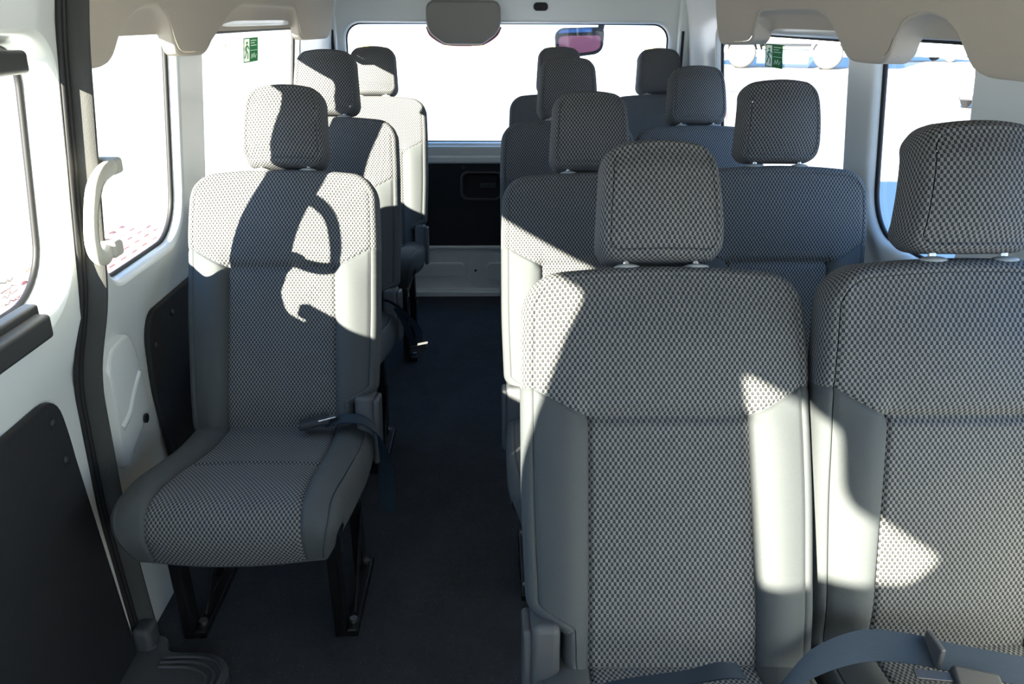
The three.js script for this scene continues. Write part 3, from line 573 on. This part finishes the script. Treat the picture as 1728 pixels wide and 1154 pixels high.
// emergency exit stickers on the side windows
function exitSticker(s, z0, z1, y0, y1, label, mirror) {
  const c = document.createElement('canvas'); c.width = 192; c.height = 256; const x = c.getContext('2d');
  x.fillStyle = '#156a30'; x.fillRect(0, 0, 192, 256);
  x.fillStyle = '#eef3e4'; x.fillRect(10, 10, 68, 236);
  x.strokeStyle = '#156a30'; x.lineWidth = 11; x.lineCap = 'round'; x.lineJoin = 'round';
  const line = (...p) => { x.beginPath(); x.moveTo(p[0], p[1]); for (let i = 2; i < p.length; i += 2) x.lineTo(p[i], p[i + 1]); x.stroke(); };
  x.fillStyle = '#156a30'; x.beginPath(); x.arc(46, 52, 12, 0, 7); x.fill();
  line(46, 74, 38, 128); line(44, 80, 24, 104, 26, 128); line(46, 80, 64, 98, 70, 116); line(38, 128, 58, 166, 54, 214); line(38, 128, 30, 172, 18, 206);
  x.fillStyle = '#cfe3d0'; x.fillRect(88, 132, 96, 5);
  for (let k = 0; k < 3; k++) x.fillRect(94, 26 + 26 * k, 80 - 22 * (k % 2), 8);
  x.strokeStyle = '#cfe3d0'; x.lineWidth = 6; line(100, 220, 112, 170, 124, 214, 140, 164, 152, 216, 170, 180);
  const map = new THREE.CanvasTexture(c); map.colorSpace = THREE.SRGBColorSpace; map.wrapS = THREE.RepeatWrapping;
  const t = thing('exit_sticker', label, 'sticker', [0, 0, 0], 0);
  const a = onWall(s, z0, y0, DEEP - 0.003), b = onWall(s, z1, y0, DEEP - 0.003), d = onWall(s, z0, y1, DEEP - 0.003), e = onWall(s, z1, y1, DEEP - 0.003);
  const g = grid(1, 1, (u, v) => a.clone().lerp(b, u).lerp(d.clone().lerp(e, u), v), (u, v) => [mirror ? 1 - u : u, v]);
  obj('print', g, phys({ map, roughness: 0.9, transmission: 0.12, thickness: 0 }), t);
}
exitSticker('L', -2.83, -2.665, 0.780, 0.852, 'small green exit sticker on the long left side window', true);
exitSticker('R', -2.95, -2.77, 0.762, 0.835, 'green exit sticker with a white running figure on the right side window', false);
{ // maker's stamp on the sliding door's glass
  const t = thing('glass_stamp', 'small dark scribble-like stamp on the corner of the sliding door glass', 'stamp');
  const gs = [];
  for (let r = 0; r < 4; r++) { const p = []; for (let k = 0; k < 9; k++) p.push(onWall('L', -1.262 - 0.0055 * k - 0.004 * r, 0.512 - 0.012 * r + 0.006 * (rnd() - 0.5) * (k % 2 ? 1 : -1), DEEP - 0.003)); gs.push(tube(p, 0.0007, 40, false, 4)); }
  obj('marks', gs, std({ color: lin(0.03, 0.03, 0.04), roughness: 0.8 }), t); 
}
{
  const t = thing('rear_mirror', 'black framed parking mirror with a pink reflection painted on its glass hung behind the rear window', 'mirror');
  const o = corner([[0.330, 0.775], [0.325, 0.838], [0.350, 0.862], [0.548, 0.868], [0.560, 0.850], [0.556, 0.775], [0.530, 0.752], [0.40, 0.735], [0.345, 0.745]].reverse(), 0.02);
  const e = new THREE.ExtrudeGeometry(shapeOf(o), { depth: 0.03, bevelEnabled: true, bevelSize: 0.006, bevelThickness: 0.008, bevelSegments: 3 }); e.translate(0, 0, -4.36); obj('shell', e, M.blackPlastic, t);
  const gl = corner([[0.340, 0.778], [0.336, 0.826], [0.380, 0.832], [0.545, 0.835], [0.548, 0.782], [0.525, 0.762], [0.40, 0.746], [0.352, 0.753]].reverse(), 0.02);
  const q = new THREE.ShapeGeometry(shapeOf(gl)); q.translate(0, 0, -4.315); obj('glass', q, std({ color: lin(0.48, 0.16, 0.24), roughness: 0.25, metalness: 0.35 }), t);  // pink base colour stands in for the reflection of a red body
  const vis = new THREE.ExtrudeGeometry(shapeOf(corner([[0.334, 0.842], [0.352, 0.860], [0.50, 0.868], [0.50, 0.850], [0.38, 0.846]].reverse(), 0.006)), { depth: 0.02, bevelEnabled: false }); vis.translate(0, 0, -4.325); obj('cap', vis, std({ color: lin(0.05, 0.16, 0.40), roughness: 0.4 }), t);
  obj('arm', bar([0.548, 0.86, -4.345], [0.552, 1.02, -4.20], 0.03, 0.02, 0.005), M.blackPlastic, t);
}

// ------------------------------------------------------------------ outside
const GY = -1.05;
{
  const g = new THREE.PlaneGeometry(500, 500); g.rotateX(-Math.PI / 2); g.translate(0, GY, 0);
  structure('ground', g, M.asphalt);
  const bm = [[0.50, 0.22, 0.18], [0.56, 0.26, 0.21], [0.45, 0.19, 0.16], [0.58, 0.30, 0.25]].map((c) => std({ color: lin(...c), roughness: 0.9 }));
  const pv = structGroup('pavement'), bw = 0.23, bd = 0.115, bg = new RoundedBoxGeometry(bw - 0.008, 0.05, bd - 0.008, 1, 0.005);
  obj('joint_bed', box(-3.78, -2.75, GY, GY + 0.010, -8.1, -4.7, 0.004), std({ color: lin(0.45, 0.36, 0.32), roughness: 1 }), pv);
  for (let r = 0; r < 29; r++) for (let k = 0; k < 5; k++) {
    const m = obj('brick', bg, bm[Math.floor(rnd() * 4)], pv);
    m.position.set(-2.70 - bw * (k + 0.5 + (r % 2) * 0.5) + 0.0, GY + 0.004 + rnd() * 0.003, -4.75 - bd * (r + 0.5));
    if (m.position.x < -3.70) { m.position.x = -3.72; m.scale.x = 0.5; }
  }
  const kb = structGroup('kerb');
  for (let k = 0; k < 3; k++) obj('kerb_stone', box(-3.93, -3.80, GY, GY + 0.035, -4.72 - k * 0.75 - 0.74, -4.72 - k * 0.75, 0.012, 2), std({ color: lin(0.70, 0.60, 0.30), roughness: 0.8 }), kb);
  const fk = structGroup('kerb'), yel = std({ color: lin(0.75, 0.62, 0.16), roughness: 0.8 }), drk = std({ color: lin(0.10, 0.10, 0.10), roughness: 0.8 });
  const kg = new RoundedBoxGeometry(1.38, 0.22, 0.3, 2, 0.03);
  for (let k = 0; k < 34; k++) { const m = obj('kerb_stone', kg, k % 2 ? yel : drk, fk); m.position.set(-30 + 1.4 * k, GY + 0.11, -60); }
}
function wheelSet(t, xs, z, r, w, tyre, hub) {
  for (const x of xs) { const y = obj('wheel', mergeGeometries([new THREE.TorusGeometry(r * 0.74, r * 0.26, 12, 28), cyl(r * 0.72, r * 0.72, w, [0, 0, 0], 'z', 28)].map((g) => { const q = g.toNonIndexed(); return q; })), tyre, t); y.position.set(x, r, z); obj('hub', [cyl(r * 0.50, r * 0.42, w * 0.5, [0, 0, w * 0.45], 'z', 20), cyl(r * 0.2, r * 0.16, w * 0.4, [0, 0, w * 0.7], 'z', 14)], hub, y); }
}
const whitePaint = phys({ color: lin(0.75, 0.75, 0.74), roughness: 0.35, clearcoat: 0.5 }), tyre = std({ color: lin(0.10, 0.10, 0.10), roughness: 0.9 }), hubM = std({ color: lin(0.55, 0.55, 0.55), roughness: 0.5 }), darkGlass = std({ color: lin(0.03, 0.035, 0.04), roughness: 0.1 });
{
  const t = thing('truck', 'white lorry with big wheels parked beyond the long right side window', 'lorry', [12.75, GY, -37.4], -0.30);
  wheelSet(t, [-1.75, 1.75], 1.0, 0.60, 0.30, tyre, hubM);
  obj('chassis', [box(-4.2, 3.6, 0.75, 1.0, 0.35, 0.6, 0.02), box(-4.2, 3.6, 0.75, 1.0, -0.6, -0.35, 0.02)], std({ color: lin(0.08, 0.08, 0.08), roughness: 0.7 }), t);
  obj('fuel_tank', cyl(0.30, 0.30, 2.1, [-0.05, 0.48, 0.75], 'x', 24), std({ color: lin(0.16, 0.26, 0.42), roughness: 0.4 }), t);
  obj('side_guard', [box(-0.9, 1.0, 0.80, 0.90, 0.98, 1.03, 0.01)], std({ color: lin(0.70, 0.62, 0.20), roughness: 0.6 }), t);
  for (const x of [-1.75, 1.75]) obj('mudguard', (() => { const g = new THREE.TorusGeometry(0.72, 0.06, 8, 24, Math.PI); g.translate(x, 0.62, 1.0); return g; })(), whitePaint, t);
  obj('body', box(-4.2, 2.6, 1.02, 3.4, -1.2, 1.15, 0.05, 3), whitePaint, t);
  const cab = obj('cab', box(2.65, 4.4, 0.55, 2.9, -1.15, 1.15, 0.15, 4), whitePaint, t);
  obj('cab_window', box(3.0, 4.0, 1.7, 2.5, 1.13, 1.17, 0.03), darkGlass, cab);
}
function car(label, pos, turn) {
  const t = thing('car', label, 'car', pos, turn);
  const p = [[-2.2, 0.30], [2.15, 0.30], [2.2, 0.62], [2.0, 0.80], [1.1, 0.92], [0.35, 1.42], [-1.0, 1.45], [-1.8, 0.98], [-2.2, 0.92]];
  const e = new THREE.ExtrudeGeometry(shapeOf(corner(p, 0.22)), { depth: 1.5, bevelEnabled: true, bevelSize: 0.06, bevelThickness: 0.10, bevelSegments: 4 }); e.translate(0, 0, -0.75);
  const b = obj('body', toCreasedNormals(e, 0.6), whitePaint, t);
  for (const s of [-1, 1]) {
    const w = new THREE.ExtrudeGeometry(shapeOf(corner([[-1.55, 0.98], [0.95, 0.95], [0.30, 1.34], [-0.95, 1.36]], 0.08)), { depth: 0.03, bevelEnabled: false }); w.translate(0, 0, s * 0.855 - 0.015);
    obj('side_window', w, darkGlass, b);
  }
  obj('windscreen', grid(1, 1, (u, v) => V(lerp(1.14, 0.50, v), lerp(0.98, 1.40, v), lerp(-0.66, 0.66, u))), darkGlass, b);
  wheelSet(t, [-1.35, 1.35], 0.80, 0.32, 0.2, tyre, hubM); wheelSet(t, [-1.35, 1.35], -0.80, 0.32, 0.2, tyre, hubM);
  obj('number_plate', box(2.20, 2.225, 0.42, 0.54, -0.26, 0.26, 0.005), std({ color: lin(0.45, 0.45, 0.45), roughness: 0.5 }), b);
  obj('badge', (() => { const g = new THREE.TorusGeometry(0.07, 0.018, 8, 20); g.rotateY(Math.PI / 2); g.translate(2.17, 0.70, 0); return g; })(), M.chrome, b);
  obj('bumper', box(2.0, 2.26, 0.24, 0.36, -0.80, 0.80, 0.05, 3), std({ color: lin(0.06, 0.06, 0.07), roughness: 0.6 }), b);
  return t;
}
car('white car facing the van, seen at the edge of the front right side window', [12.9, GY, -20.6], 4.0);
car('white car parked far off, seen high in the front right side window', [21.6, GY, -43.4], 0.0);
{
  const t = thing('marker_post', 'grey service post standing on the forecourt behind the third right headrest', 'post', [4.72, GY, -16.4]);
  obj('column', box(-0.10, 0.10, 0, 0.66, -0.1, 0.1, 0.02, 2), std({ color: lin(0.12, 0.125, 0.13), roughness: 0.6 }), t);
  obj('collar', box(-0.105, 0.105, 0.12, 0.28, -0.105, 0.105, 0.015, 2), std({ color: lin(0.22, 0.09, 0.09), roughness: 0.6 }), t);
}
{
  const t = thing('railing', 'thin pale railing far behind the left of the rear window', 'railing', [-5.0, GY, -47.5]);
  for (const x of [-0.8, 0.55]) obj('post', cyl(0.035, 0.035, 1.25, [x, 0.62, 0], 'y', 10), hubM, t);
  obj('rail', bar([-0.8, 1.2, 0], [0.55, 1.2, 0], 0.05, 0.05, 0.01), hubM, t);
}
renderer.render(scene, camera);
